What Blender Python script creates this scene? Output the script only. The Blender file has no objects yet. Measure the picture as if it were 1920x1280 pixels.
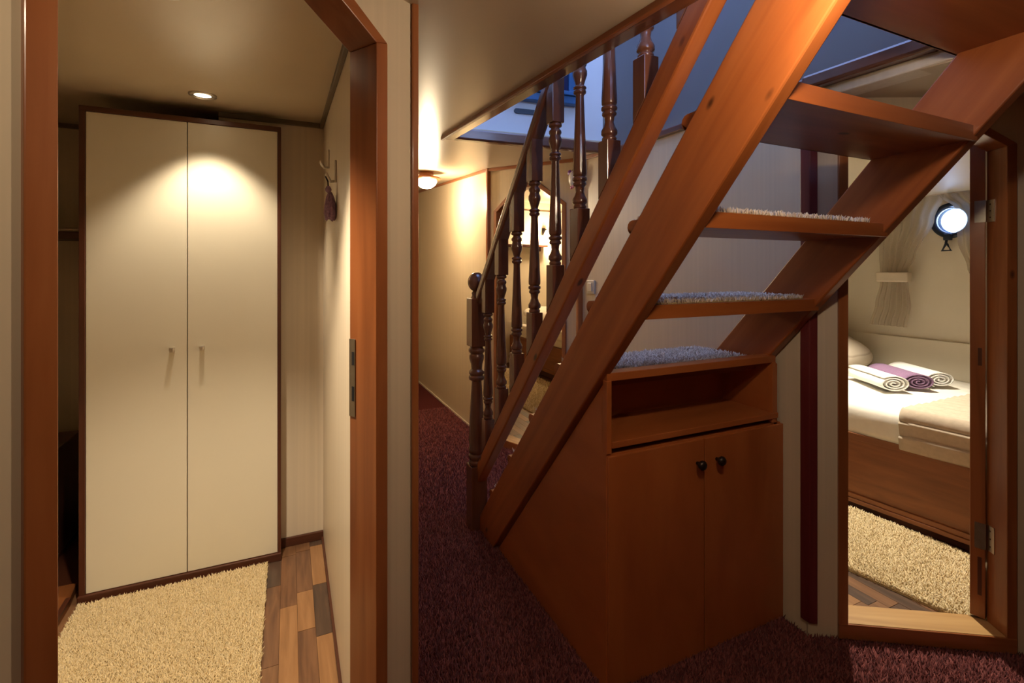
import bpy, bmesh, math, random
import numpy as np
from mathutils import Matrix, Vector

random.seed(7)
RNG = np.random.default_rng(11)
SC = bpy.context.scene
COL = SC.collection
R = math.radians

# ------------------------------------------------------------------ camera, world, lights, exposure
cam_d = bpy.data.cameras.new('camera')
cam = bpy.data.objects.new('camera', cam_d)
COL.objects.link(cam)
cam.location = (0.0, 0.0, 1.35)
cam.rotation_euler = (R(90), 0.0, R(-24.7))
cam_d.sensor_width = 36.0
cam_d.lens = 907.0 / 1920.0 * 36.0
cam_d.shift_y = -133.0 / 1920.0
cam_d.clip_start = 0.01
SC.camera = cam

world = bpy.data.worlds.new('dusk_sky')
SC.world = world
world.use_nodes = True
bg = world.node_tree.nodes['Background']
# even dusk sky: paler along the horizon, deeper blue overhead
_wt = world.node_tree
_tc = _wt.nodes.new('ShaderNodeTexCoord')
_sx = _wt.nodes.new('ShaderNodeSeparateXYZ')
_rp = _wt.nodes.new('ShaderNodeValToRGB')
_rp.color_ramp.elements[0].position, _rp.color_ramp.elements[0].color = 0.0, (0.46, 0.64, 1.0, 1)
_rp.color_ramp.elements[1].position, _rp.color_ramp.elements[1].color = 0.45, (0.19, 0.29, 0.63, 1)
_wt.links.new(_tc.outputs['Generated'], _sx.inputs[0])
_wt.links.new(_sx.outputs['Z'], _rp.inputs['Fac'])
_wt.links.new(_rp.outputs['Color'], bg.inputs['Color'])
bg.inputs['Strength'].default_value = 9.5

SC.view_settings.view_transform = 'Standard'
SC.view_settings.look = 'None'
SC.view_settings.exposure = 0.0
SC.view_settings.gamma = 1.0
SC.view_settings.use_curve_mapping = False

WARM = (1.0, 0.79, 0.56)
POWER = dict(hall=12.5, hall_fill=6.5, wardrobe=36.0, wardrobe_near=108.0, corridor=34.0, cabin=180.0, far=45.0)


def zc(y):                      # the deck overhead rises slightly towards the bow
    return 2.09 + 0.07 * (y - 2.65)


# ------------------------------------------------------------------ materials
def new_mat(name):
    m = bpy.data.materials.new(name)
    m.use_nodes = True
    nt = m.node_tree
    b = nt.nodes['Principled BSDF']
    return m, nt, b


def node(nt, t, **kw):
    n = nt.nodes.new(t)
    for k, v in kw.items():
        setattr(n, k, v)
    return n


def ramp(nt, stops):
    r = node(nt, 'ShaderNodeValToRGB')
    el = r.color_ramp.elements
    el[0].position, el[0].color = stops[0][0], (*stops[0][1], 1)
    el[1].position, el[1].color = stops[-1][0], (*stops[-1][1], 1)
    for p, c in stops[1:-1]:
        e = el.new(p)
        e.color = (*c, 1)
    return r


def coords(nt, scale, kind='Object'):
    tc = node(nt, 'ShaderNodeTexCoord')
    mp = node(nt, 'ShaderNodeMapping')
    mp.inputs['Scale'].default_value = scale
    nt.links.new(tc.outputs[kind], mp.inputs['Vector'])
    return mp


def plain(name, col, rough=0.5, metal=0.0, spec=0.5, var=0.06, scale=8.0, bump=0.0):
    m, nt, b = new_mat(name)
    mp = coords(nt, (scale,) * 3)
    nz = node(nt, 'ShaderNodeTexNoise')
    nz.inputs['Scale'].default_value = 1.0
    nz.inputs['Detail'].default_value = 4.0
    nt.links.new(mp.outputs[0], nz.inputs['Vector'])
    lo = tuple(c * (1 - var) for c in col)
    hi = tuple(min(1, c * (1 + var)) for c in col)
    rp = ramp(nt, [(0.3, lo), (0.7, hi)])
    nt.links.new(nz.outputs['Fac'], rp.inputs['Fac'])
    nt.links.new(rp.outputs['Color'], b.inputs['Base Color'])
    b.inputs['Roughness'].default_value = rough
    b.inputs['Metallic'].default_value = metal
    b.inputs['Specular IOR Level'].default_value = spec
    if bump:
        bp = node(nt, 'ShaderNodeBump')
        bp.inputs['Strength'].default_value = bump
        bp.inputs['Distance'].default_value = 0.004
        nt.links.new(nz.outputs['Fac'], bp.inputs['Height'])
        nt.links.new(bp.outputs['Normal'], b.inputs['Normal'])
    return m


def wood(name, dark, mid, light, axis, rough=0.32, coat=0.0, cross=22.0, along=1.6, knots=True, bump=0.08):
    m, nt, b = new_mat(name)
    sc = [cross, cross, cross]
    sc['xyz'.index(axis)] = along
    mp = coords(nt, sc)
    n1 = node(nt, 'ShaderNodeTexNoise')
    n1.inputs['Scale'].default_value = 1.0
    n1.inputs['Detail'].default_value = 5.0
    n1.inputs['Distortion'].default_value = 0.6
    nt.links.new(mp.outputs[0], n1.inputs['Vector'])
    rp = ramp(nt, [(0.25, dark), (0.5, mid), (0.75, light)])
    nt.links.new(n1.outputs['Fac'], rp.inputs['Fac'])
    out = rp.outputs['Color']
    if knots:
        sk = [7.0, 7.0, 7.0]
        sk['xyz'.index(axis)] = 3.5
        mk = coords(nt, sk)
        vo = node(nt, 'ShaderNodeTexVoronoi')
        vo.inputs['Scale'].default_value = 1.0
        nt.links.new(mk.outputs[0], vo.inputs['Vector'])
        kr = ramp(nt, [(0.045, (1, 1, 1)), (0.085, (0, 0, 0))])
        nt.links.new(vo.outputs['Distance'], kr.inputs['Fac'])
        mx = node(nt, 'ShaderNodeMix', data_type='RGBA')
        mx.inputs['B'].default_value = (*[c * 0.25 for c in dark], 1)
        nt.links.new(kr.outputs['Color'], mx.inputs['Factor'])
        nt.links.new(out, mx.inputs['A'])
        out = mx.outputs['Result']
    nt.links.new(out, b.inputs['Base Color'])
    b.inputs['Roughness'].default_value = rough
    b.inputs['Coat Weight'].default_value = coat
    b.inputs['Coat Roughness'].default_value = 0.12
    bp = node(nt, 'ShaderNodeBump')
    bp.inputs['Strength'].default_value = bump
    bp.inputs['Distance'].default_value = 0.002
    nt.links.new(n1.outputs['Fac'], bp.inputs['Height'])
    nt.links.new(bp.outputs['Normal'], b.inputs['Normal'])
    return m


def streaky(name, col, axis='z', rough=0.35, amount=0.10, cross=60.0, along=0.6, coat=0.0):
    """laminated panel with faint fine streaks"""
    m, nt, b = new_mat(name)
    sc = [cross, cross, cross]
    sc['xyz'.index(axis)] = along
    mp = coords(nt, sc)
    n1 = node(nt, 'ShaderNodeTexNoise')
    n1.inputs['Scale'].default_value = 1.0
    n1.inputs['Detail'].default_value = 3.0
    nt.links.new(mp.outputs[0], n1.inputs['Vector'])
    rp = ramp(nt, [(0.3, tuple(c * (1 - amount) for c in col)), (0.7, tuple(min(1, c * (1 + amount)) for c in col))])
    nt.links.new(n1.outputs['Fac'], rp.inputs['Fac'])
    nt.links.new(rp.outputs['Color'], b.inputs['Base Color'])
    b.inputs['Roughness'].default_value = rough
    b.inputs['Coat Weight'].default_value = coat
    bp = node(nt, 'ShaderNodeBump')
    bp.inputs['Strength'].default_value = 0.03
    bp.inputs['Distance'].default_value = 0.001
    nt.links.new(n1.outputs['Fac'], bp.inputs['Height'])
    nt.links.new(bp.outputs['Normal'], b.inputs['Normal'])
    return m


def pile(name, cols, rough=0.9, sheen=0.3):
    """yarn: every tuft takes its own shade"""
    m, nt, b = new_mat(name)
    g = node(nt, 'ShaderNodeNewGeometry')
    n = len(cols)
    rp = ramp(nt, [(i / (n - 1), c) for i, c in enumerate(cols)])
    nt.links.new(g.outputs['Random Per Island'], rp.inputs['Fac'])
    nt.links.new(rp.outputs['Color'], b.inputs['Base Color'])
    b.inputs['Roughness'].default_value = rough
    b.inputs['Specular IOR Level'].default_value = 0.15
    b.inputs['Sheen Weight'].default_value = sheen
    return m


def carpet_base(name, lo, hi, scale=260.0):
    m, nt, b = new_mat(name)
    mp = coords(nt, (scale,) * 3)
    n1 = node(nt, 'ShaderNodeTexNoise')
    n1.inputs['Scale'].default_value = 1.0
    n1.inputs['Detail'].default_value = 2.0
    nt.links.new(mp.outputs[0], n1.inputs['Vector'])
    rp = ramp(nt, [(0.3, lo), (0.7, hi)])
    nt.links.new(n1.outputs['Fac'], rp.inputs['Fac'])
    nt.links.new(rp.outputs['Color'], b.inputs['Base Color'])
    b.inputs['Roughness'].default_value = 0.95
    b.inputs['Specular IOR Level'].default_value = 0.1
    bp = node(nt, 'ShaderNodeBump')
    bp.inputs['Strength'].default_value = 0.9
    bp.inputs['Distance'].default_value = 0.006
    nt.links.new(n1.outputs['Fac'], bp.inputs['Height'])
    nt.links.new(bp.outputs['Normal'], b.inputs['Normal'])
    return m


def emitter(name, col, strength):
    m, nt, b = new_mat(name)
    b.inputs['Base Color'].default_value = (0.8, 0.8, 0.8, 1)
    b.inputs['Emission Color'].default_value = (*col, 1)
    b.inputs['Emission Strength'].default_value = strength
    return m


def pane(name, tint=(0.9, 0.95, 1.0), gloss=0.08):
    m, nt, b = new_mat(name)
    nt.nodes.remove(b)
    o = nt.nodes['Material Output']
    t = node(nt, 'ShaderNodeBsdfTransparent')
    t.inputs['Color'].default_value = (*tint, 1)
    g = node(nt, 'ShaderNodeBsdfGlossy')
    g.inputs['Roughness'].default_value = 0.03
    mx = node(nt, 'ShaderNodeMixShader')
    mx.inputs['Fac'].default_value = gloss
    nt.links.new(t.outputs[0], mx.inputs[1])
    nt.links.new(g.outputs[0], mx.inputs[2])
    nt.links.new(mx.outputs[0], o.inputs['Surface'])
    return m


def sheer(name, col, clear=0.35):
    m, nt, b = new_mat(name)
    nt.nodes.remove(b)
    o = nt.nodes['Material Output']
    mp = coords(nt, (400, 400, 400))
    nz = node(nt, 'ShaderNodeTexNoise')
    nz.inputs['Scale'].default_value = 1.0
    nt.links.new(mp.outputs[0], nz.inputs['Vector'])
    rp = ramp(nt, [(0.3, tuple(c * 0.85 for c in col)), (0.7, col)])
    nt.links.new(nz.outputs['Fac'], rp.inputs['Fac'])
    d = node(nt, 'ShaderNodeBsdfDiffuse')
    tl = node(nt, 'ShaderNodeBsdfTranslucent')
    tr = node(nt, 'ShaderNodeBsdfTransparent')
    nt.links.new(rp.outputs['Color'], d.inputs['Color'])
    nt.links.new(rp.outputs['Color'], tl.inputs['Color'])
    m1 = node(nt, 'ShaderNodeMixShader')
    m1.inputs['Fac'].default_value = 0.45
    nt.links.new(d.outputs[0], m1.inputs[1])
    nt.links.new(tl.outputs[0], m1.inputs[2])
    m2 = node(nt, 'ShaderNodeMixShader')
    m2.inputs['Fac'].default_value = clear
    nt.links.new(m1.outputs[0], m2.inputs[1])
    nt.links.new(tr.outputs[0], m2.inputs[2])
    nt.links.new(m2.outputs[0], o.inputs['Surface'])
    return m


def striped(name, c1, c2, axis, freq, rough=0.85):
    m, nt, b = new_mat(name)
    mp = coords(nt, (1, 1, 1))
    wv = node(nt, 'ShaderNodeTexWave', wave_type='BANDS', bands_direction=axis.upper(), wave_profile='SAW')
    wv.inputs['Scale'].default_value = freq
    wv.inputs['Distortion'].default_value = 0.6
    wv.inputs['Detail'].default_value = 1.0
    nt.links.new(mp.outputs[0], wv.inputs['Vector'])
    rp = ramp(nt, [(0.0, c2), (0.12, c1), (0.9, c1), (1.0, c2)])
    nt.links.new(wv.outputs['Fac'], rp.inputs['Fac'])
    nt.links.new(rp.outputs['Color'], b.inputs['Base Color'])
    b.inputs['Roughness'].default_value = rough
    bp = node(nt, 'ShaderNodeBump')
    bp.inputs['Strength'].default_value = 0.4
    bp.inputs['Distance'].default_value = 0.006
    nt.links.new(wv.outputs['Fac'], bp.inputs['Height'])
    nt.links.new(bp.outputs['Normal'], b.inputs['Normal'])
    return m


M = {}
RED = ((0.25, 0.062, 0.014), (0.33, 0.089, 0.020), (0.41, 0.122, 0.030))
for ax in 'xyz':
    M['wood_' + ax] = wood('varnished_red_pine_' + ax, *RED, ax, rough=0.34)
    M['case_' + ax] = wood('casing_wood_' + ax, (0.20, 0.06, 0.018), (0.30, 0.095, 0.028), (0.38, 0.135, 0.045), ax, rough=0.3, coat=0.15)
    M['panel_' + ax] = wood('cabinet_veneer_' + ax, (0.33, 0.085, 0.020), (0.40, 0.11, 0.026), (0.47, 0.14, 0.036), ax, rough=0.38,
                            cross=7.0, along=2.0, knots=False, bump=0.03)
    M['turned_' + ax] = wood('turned_dark_wood_' + ax, (0.10, 0.035, 0.018), (0.145, 0.05, 0.025), (0.19, 0.068, 0.034), ax, rough=0.22, coat=0.5, knots=False)
    M['dark_' + ax] = wood('dark_walnut_trim_' + ax, (0.055, 0.018, 0.010), (0.08, 0.025, 0.013), (0.11, 0.036, 0.018), ax, rough=0.35, knots=False)
    M['bedwood_' + ax] = wood('bed_box_wood_' + ax, (0.17, 0.055, 0.016), (0.23, 0.078, 0.024), (0.29, 0.10, 0.032), ax, rough=0.42, knots=False)
    M['oak_' + ax] = wood('light_oak_' + ax, (0.42, 0.23, 0.085), (0.52, 0.30, 0.115), (0.62, 0.38, 0.16), ax, rough=0.35)
M['maroon_z'] = wood('maroon_stained_trim', (0.085, 0.010, 0.012), (0.12, 0.015, 0.016), (0.15, 0.022, 0.022), 'z', rough=0.4, knots=False)
M['cream'] = streaky('cream_wall_panel', (0.64, 0.53, 0.375), 'z', rough=0.36, amount=0.04)
M['cream_pale'] = streaky('pale_wall_panel', (0.72, 0.63, 0.50), 'z', rough=0.38, amount=0.05)
M['ceiling'] = plain('cream_ceiling_panel', (0.59, 0.48, 0.335), rough=0.30, var=0.03, scale=2.0)
M['ward_door'] = plain('off_white_laminate', (0.74, 0.70, 0.58), rough=0.33, var=0.015, scale=3.0)
M['hull'] = plain('cabin_lining_cream', (0.70, 0.63, 0.50), rough=0.42, var=0.03, scale=3.0)
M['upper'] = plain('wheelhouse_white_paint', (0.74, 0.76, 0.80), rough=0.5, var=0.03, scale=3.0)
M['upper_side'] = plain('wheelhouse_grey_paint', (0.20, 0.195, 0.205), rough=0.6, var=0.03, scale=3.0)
M['blueframe'] = plain('blue_painted_frame', (0.03, 0.12, 0.30), rough=0.35, var=0.1)
M['nightglass'] = plain('dark_window_glass', (0.01, 0.014, 0.06), rough=0.05, var=0.05)
M['taupe'] = plain('taupe_bead', (0.15, 0.115, 0.075), rough=0.5)
M['slate'] = plain('slate_grey_plastic', (0.045, 0.06, 0.09), rough=0.5)
M['carpet'] = carpet_base('burgundy_carpet_backing', (0.060, 0.012, 0.012), (0.13, 0.028, 0.026))
M['carpet_pile'] = pile('burgundy_carpet_yarn', [(0.070, 0.016, 0.017), (0.15, 0.038, 0.036), (0.26, 0.075, 0.066)], sheen=0.08)
M['rug'] = carpet_base('cream_rug_backing', (0.45, 0.32, 0.16), (0.60, 0.46, 0.25))
M['rug_pile'] = pile('cream_rug_yarn', [(0.60, 0.46, 0.24), (0.74, 0.59, 0.34), (0.84, 0.70, 0.44)])
M['mat_pile'] = pile('oatmeal_mat_yarn', [(0.62, 0.48, 0.37), (0.78, 0.64, 0.51), (0.88, 0.76, 0.64)])
M['chrome'] = plain('brushed_nickel', (0.62, 0.58, 0.52), rough=0.28, metal=1.0, var=0.05)
M['steel_dull'] = plain('aged_steel', (0.30, 0.27, 0.22), rough=0.45, metal=1.0, var=0.1, scale=40)
M['black'] = plain('black_void', (0.006, 0.005, 0.006), rough=0.8)
M['bronze'] = plain('dark_bronze', (0.05, 0.035, 0.028), rough=0.35, metal=0.8, var=0.2, scale=60)
M['porthole'] = plain('porthole_dark_alloy', (0.02, 0.03, 0.05), rough=0.4, metal=0.3)
M['sheet'] = plain('white_bed_linen', (0.80, 0.76, 0.68), rough=0.8, var=0.05, scale=14.0, bump=0.5)
M['towel_white'] = plain('white_terry', (0.82, 0.80, 0.76), rough=0.95, var=0.08, scale=220.0, bump=0.9)
M['towel_purple'] = plain('purple_terry', (0.25, 0.145, 0.25), rough=0.95, var=0.15, scale=220.0, bump=0.9)
M['spread'] = striped('pleated_taupe_bedspread', (0.50, 0.40, 0.29), (0.24, 0.18, 0.12), 'y', 2.2)
M['spread_plain'] = plain('taupe_bedspread', (0.50, 0.41, 0.31), rough=0.85, var=0.08, scale=40.0, bump=0.3)
M['pillow'] = striped('striped_taupe_pillow', (0.58, 0.49, 0.38), (0.40, 0.32, 0.24), 'z', 5.0)
M['sheer'] = sheer('sheer_taupe_curtain', (0.62, 0.53, 0.42), 0.40)
M['tie'] = plain('taupe_cotton_tie', (0.60, 0.51, 0.39), rough=0.85)
M['tassel'] = plain('lilac_tassel_thread', (0.34, 0.21, 0.32), rough=0.9, var=0.3, scale=120.0, bump=0.8)
M['switch'] = plain('ivory_switch_plastic', (0.62, 0.55, 0.42), rough=0.35)
M['bulb_warm'] = emitter('lit_bulb', (1.0, 0.78, 0.5), 14.0)
M['globe'] = emitter('lit_lamp_globe', (1.0, 0.76, 0.45), 9.0)
M['pane'] = pane('porthole_glass')
M['mask_white'] = plain('painted_white', (0.7, 0.66, 0.62), rough=0.4)
M['mask_purple'] = plain('painted_purple', (0.20, 0.06, 0.34), rough=0.4)
M['mask_gold'] = plain('painted_gold', (0.6, 0.40, 0.08), rough=0.4)
M['mask_pink'] = plain('painted_pink', (0.6, 0.2, 0.32), rough=0.4)
PLANK = []
for i, c in enumerate([((0.25, 0.125, 0.055), (0.33, 0.17, 0.075), (0.40, 0.215, 0.10)),
                       ((0.11, 0.052, 0.030), (0.18, 0.088, 0.046), (0.25, 0.125, 0.065)),
                       ((0.050, 0.032, 0.025), (0.09, 0.054, 0.038), (0.15, 0.085, 0.055)),
                       ((0.15, 0.072, 0.036), (0.21, 0.105, 0.052), (0.29, 0.15, 0.075))]):
    PLANK.append(wood('laminate_strip_%d' % i, *c, 'y', rough=0.3, cross=45.0, along=4.0, knots=False))


# ------------------------------------------------------------------ object helpers
def link(o, parent=None):
    COL.objects.link(o)
    if parent is not None:
        o.parent = parent
        o.matrix_parent_inverse = parent.matrix_basis.inverted()
    return o


def mesh(name, verts, faces, mat, parent=None, smooth=False, bevel=0.0, seg=2):
    me = bpy.data.meshes.new(name)
    me.from_pydata([tuple(v) for v in verts], [], faces)
    bm = bmesh.new()
    bm.from_mesh(me)
    bmesh.ops.recalc_face_normals(bm, faces=bm.faces)
    bm.to_mesh(me)
    bm.free()
    if smooth:
        me.polygons.foreach_set('use_smooth', [True] * len(me.polygons))
    me.materials.append(mat)
    o = bpy.data.objects.new(name, me)
    link(o, parent)
    if bevel:
        md = o.modifiers.new('edge', 'BEVEL')
        md.width = bevel
        md.segments = seg
        md.limit_method = 'ANGLE'
        md.angle_limit = R(40)
    return o


def boxvf(x0, x1, y0, y1, z0, z1):
    v = [(x0, y0, z0), (x1, y0, z0), (x1, y1, z0), (x0, y1, z0), (x0, y0, z1), (x1, y0, z1), (x1, y1, z1), (x0, y1, z1)]
    f = [(0, 3, 2, 1), (4, 5, 6, 7), (0, 1, 5, 4), (1, 2, 6, 5), (2, 3, 7, 6), (3, 0, 4, 7)]
    return v, f


def join(parts):
    V, F = [], []
    for v, f in parts:
        n = len(V)
        V += list(v)
        F += [tuple(i + n for i in q) for q in f]
    return V, F


def box(name, x0, x1, y0, y1, z0, z1, mat, parent=None, bevel=0.0):
    return mesh(name, *boxvf(x0, x1, y0, y1, z0, z1), mat, parent, bevel=bevel)


def extrude(poly, axis, a, b):
    """poly: 2-D points; axis: the missing axis the polygon is pulled along, from a to b"""
    def p3(p, t):
        if axis == 'x':
            return (t, p[0], p[1])
        if axis == 'y':
            return (p[0], t, p[1])
        return (p[0], p[1], t)
    n = len(poly)
    V = [p3(p, a) for p in poly] + [p3(p, b) for p in poly]
    F = [tuple(range(n)), tuple(range(2 * n - 1, n - 1, -1))]
    for i in range(n):
        j = (i + 1) % n
        F.append((i, j, n + j, n + i))
    return V, F


def place(o, loc=(0, 0, 0), rz=0.0):
    """put an object built in its own local frame into the world"""
    o.location = loc
    o.rotation_euler = (0, 0, rz)
    return o


def structure(o, label=None):
    o['kind'] = 'structure'
    if label:
        o['label'] = label
    return o


def thing(name, loc, label, cat, group=None, rz=0.0):
    o = bpy.data.objects.new(name, None)
    o.empty_display_size = 0.05
    o.location = loc
    o.rotation_euler = (0, 0, rz)
    COL.objects.link(o)
    return tag(o, label, cat, group)


def tag(o, label, cat, group=None):
    o['label'] = label
    o['category'] = cat
    if group:
        o['group'] = group
    return o


def root(name, loc=(0, 0, 0), rz=0.0):
    o = bpy.data.objects.new(name, None)
    o.empty_display_size = 0.05
    o.location = loc
    o.rotation_euler = (0, 0, rz)
    COL.objects.link(o)
    return o


def local_child(o, parent):
    """child whose mesh is already written in the parent's own frame"""
    o.parent = parent
    o.matrix_parent_inverse = Matrix()
    return o


def lmesh(name, vf, mat, parent, smooth=False, bevel=0.0):
    o = mesh(name, *vf, mat, None, smooth=smooth, bevel=bevel)
    return local_child(o, parent)


def lathe(profile, seg=20, cap=True):
    """profile: (radius, z) list from bottom to top"""
    V, F = [], []
    for r, z in profile:
        for k in range(seg):
            a = 2 * math.pi * k / seg
            V.append((r * math.cos(a), r * math.sin(a), z))
    for i in range(len(profile) - 1):
        for k in range(seg):
            j = (k + 1) % seg
            F.append((i * seg + k, i * seg + j, (i + 1) * seg + j, (i + 1) * seg + k))
    if cap:
        F.append(tuple(range(seg - 1, -1, -1)))
        F.append(tuple((len(profile) - 1) * seg + k for k in range(seg)))
    return V, F


def shift(vf, dx, dy, dz):
    return [(x + dx, y + dy, z + dz) for x, y, z in vf[0]], vf[1]


def xform(vf, mat):
    return [tuple(mat @ Vector(v)) for v in vf[0]], vf[1]


def tube(points, r, seg=8):
    V, F = [], []
    P = [Vector(p) for p in points]
    for i, p in enumerate(P):
        d = (P[min(i + 1, len(P) - 1)] - P[max(i - 1, 0)]).normalized()
        up = Vector((0, 0, 1)) if abs(d.z) < 0.9 else Vector((1, 0, 0))
        a = d.cross(up).normalized()
        b = d.cross(a).normalized()
        for k in range(seg):
            t = 2 * math.pi * k / seg
            V.append(tuple(p + a * (r * math.cos(t)) + b * (r * math.sin(t))))
    for i in range(len(P) - 1):
        for k in range(seg):
            j = (k + 1) % seg
            F.append((i * seg + k, i * seg + j, (i + 1) * seg + j, (i + 1) * seg + k))
    F.append(tuple(range(seg)))
    F.append(tuple((len(P) - 1) * seg + k for k in range(seg - 1, -1, -1)))
    return V, F


def tuft_mesh(name, pts, h, w, lean, mat, parent=None, fat=True, nrm=None):
    """pts (N,3): roots. Each tuft is a small bent three-sided spike of yarn."""
    n = len(pts)
    ang = RNG.uniform(0, 2 * np.pi, n)
    hh = h * RNG.uniform(0.7, 1.15, n)
    ww = w * RNG.uniform(0.75, 1.25, n)
    la = RNG.uniform(0, 2 * np.pi, n)
    lm = lean * RNG.uniform(0.2, 1.0, n)
    lv = np.stack([np.cos(la) * lm, np.sin(la) * lm, np.zeros(n)], 1)
    rings = [(0.0, 0.7), (0.55, 1.0)] if fat else [(0.0, 1.0)]
    verts, per = [], 3 * len(rings) + 1
    V = np.zeros((n, per, 3))
    for ri, (t, s) in enumerate(rings):
        c = pts + lv * (t ** 1.6)[..., None] if False else pts + lv * (t ** 1.6)
        for k in range(3):
            a = ang + k * 2 * np.pi / 3
            V[:, ri * 3 + k, 0] = c[:, 0] + np.cos(a) * ww * s
            V[:, ri * 3 + k, 1] = c[:, 1] + np.sin(a) * ww * s
            V[:, ri * 3 + k, 2] = c[:, 2] + hh * t
    V[:, -1, :] = pts + lv
    V[:, -1, 2] += hh
    F = []
    if fat:
        tri = [(0, 1, 4), (0, 4, 3), (1, 2, 5), (1, 5, 4), (2, 0, 3), (2, 3, 5), (3, 4, 6), (4, 5, 6), (5, 3, 6)]
    else:
        tri = [(0, 1, 3), (1, 2, 3), (2, 0, 3)]
    tri = np.array(tri, dtype=np.int32)
    T = (np.arange(n, dtype=np.int32) * per)[:, None, None] + tri[None]
    T = T.reshape(-1, 3)
    me = bpy.data.meshes.new(name)
    me.vertices.add(n * per)
    me.vertices.foreach_set('co', V.reshape(-1).astype(np.float32))
    me.loops.add(T.size)
    me.loops.foreach_set('vertex_index', T.reshape(-1))
    me.polygons.add(len(T))
    me.polygons.foreach_set('loop_start', np.arange(0, T.size, 3, dtype=np.int32))
    me.polygons.foreach_set('loop_total', np.full(len(T), 3, dtype=np.int32))
    me.polygons.foreach_set('use_smooth', np.ones(len(T), dtype=bool))
    me.update(calc_edges=True)
    me.materials.append(mat)
    o = bpy.data.objects.new(name, me)
    link(o, parent)
    o['kind'] = 'stuff'
    return o


def scatter(x0, x1, y0, y1, step, jitter=0.5):
    xs = np.arange(x0, x1, step)
    ys = np.arange(y0, y1, step)
    g = np.stack(np.meshgrid(xs, ys), -1).reshape(-1, 2)
    g = g + RNG.uniform(-jitter, jitter, g.shape) * step
    return g


# ------------------------------------------------------------------ the setting: floors
HALL = [(-1.09, -1.9), (3.05, -1.9), (3.05, 0.343), (1.738, 1.165), (1.745, 2.74), (1.42, 3.54), (1.42, 7.1), (0.27, 7.1), (0.27, 1.154), (-1.09, 0.304)]
floor = structure(mesh('floor', *extrude(HALL, 'z', -0.05, 0.0), M['carpet']), 'burgundy wall to wall carpet of the stair hall')


def inside(poly, P):
    x, y = P[:, 0], P[:, 1]
    ins = np.zeros(len(P), bool)
    n = len(poly)
    for i in range(n):
        x1, y1 = poly[i]
        x2, y2 = poly[(i + 1) % n]
        c = ((y1 > y) != (y2 > y)) & (x < (x2 - x1) * (y - y1) / (y2 - y1 + 1e-12) + x1)
        ins ^= c
    return ins


pile_pts = []
for (x0, x1, y0, y1, st) in [(0.25, 1.0, 1.1, 2.6, 0.0066), (1.0, 2.45, 0.55, 1.30, 0.0062), (0.27, 1.75, 2.6, 4.6, 0.0100),
                              (-0.2, 3.0, -0.30, 0.55, 0.0095), (2.45, 3.0, 0.55, 0.80, 0.0095)]:
    g = scatter(x0, x1, y0, y1, st)
    g = g[inside(HALL, g)]
    und = (g[:, 0] > 0.93) & (g[:, 0] < 1.745) & (g[:, 1] > 1.29) & (g[:, 1] < 2.1)
    g = g[~und]
    pile_pts.append(np.column_stack([g, np.zeros(len(g))]))
pile_pts = np.concatenate(pile_pts)
cp = tuft_mesh('carpet_pile', pile_pts, 0.019, 0.0042, 0.013, M['carpet_pile'], floor, fat=False)

for nm, (x0, x1, y0, y1, z), key in [('floor_left', (-1.35, 0.155, 0.25, 3.37, 0.0), 'left'), ('floor_right', (1.78, 4.1, 0.3, 2.55, 0.03), 'right'),
                                     ('floor_far', (1.44, 4.1, 2.78, 6.4, 0.03), 'far')]:
    if key == 'left':
        poly = [(-1.35, 0.14), (-1.12, 0.30), (0.155, 1.10), (0.155, 3.37), (-1.35, 3.37)]
        rng = (-0.86, 0.152, 1.12, 2.62)
    elif key == 'right':
        poly = [(1.80, 1.14), (3.09, 0.33), (4.1, 0.33), (4.1, 2.55), (1.80, 2.55)]
        rng = (1.84, 2.88, 0.70, 1.78)
    else:
        poly = [(1.46, 3.55), (1.79, 2.74), (4.1, 2.74), (4.1, 6.4), (1.46, 6.4)]
        rng = (1.50, 2.62, 2.95, 5.0)
    fl = structure(mesh(nm, *extrude(poly, 'z', z - 0.05, z - 0.004), M['dark_y']), 'strip laminate floor of the %s cabin' % key)
    w = 0.062
    x = rng[1] - w
    rr = random.Random(5 if key == 'left' else 3)
    row = 0
    while x > rng[0] - w:
        y = rng[2] - rr.uniform(0, 0.35)
        last = -1
        while y < rng[3]:
            L = rr.choice([0.24, 0.32, 0.38, 0.46]) * (1.3 if key != 'left' else 1.0)
            k = rr.choice([q for q in range(4) if q != last])
            last = k
            ya, yb = max(y, rng[2]), min(y + L, rng[3])
            if key == 'right':
                # strips stop at the slanted doorway
                ya = max(ya, 1.165 - (x + w / 2 - 1.738) * 0.625 + 0.06)
            if key == 'far':
                ya = max(ya, 3.54 - (x - 1.42) * 2.46 + 0.1)
            if key == 'left':
                ya = max(ya, 1.154 + (x - 0.27) * 0.625 + 0.06)
            if yb - ya > 0.03:
                box('plank', x + 0.0006, x + w - 0.0006, ya + 0.0008, yb - 0.0008, z - 0.006, z + rr.uniform(-0.0004, 0.0004), PLANK[k], fl)
            y += L
        x -= w
        row += 1

# ------------------------------------------------------------------ the setting: walls
LW, LP, LR = (0.27, 1.154), R(32), None      # slanted wall with the wardrobe room's doorway: its inner corner and heading
RW, RPHI = (1.738, 1.165), R(-32)            # slanted wall with the sleeping cabin's doorway
FW, FPHI = (1.42, 3.54), math.atan2(-0.80, 0.325)


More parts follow.
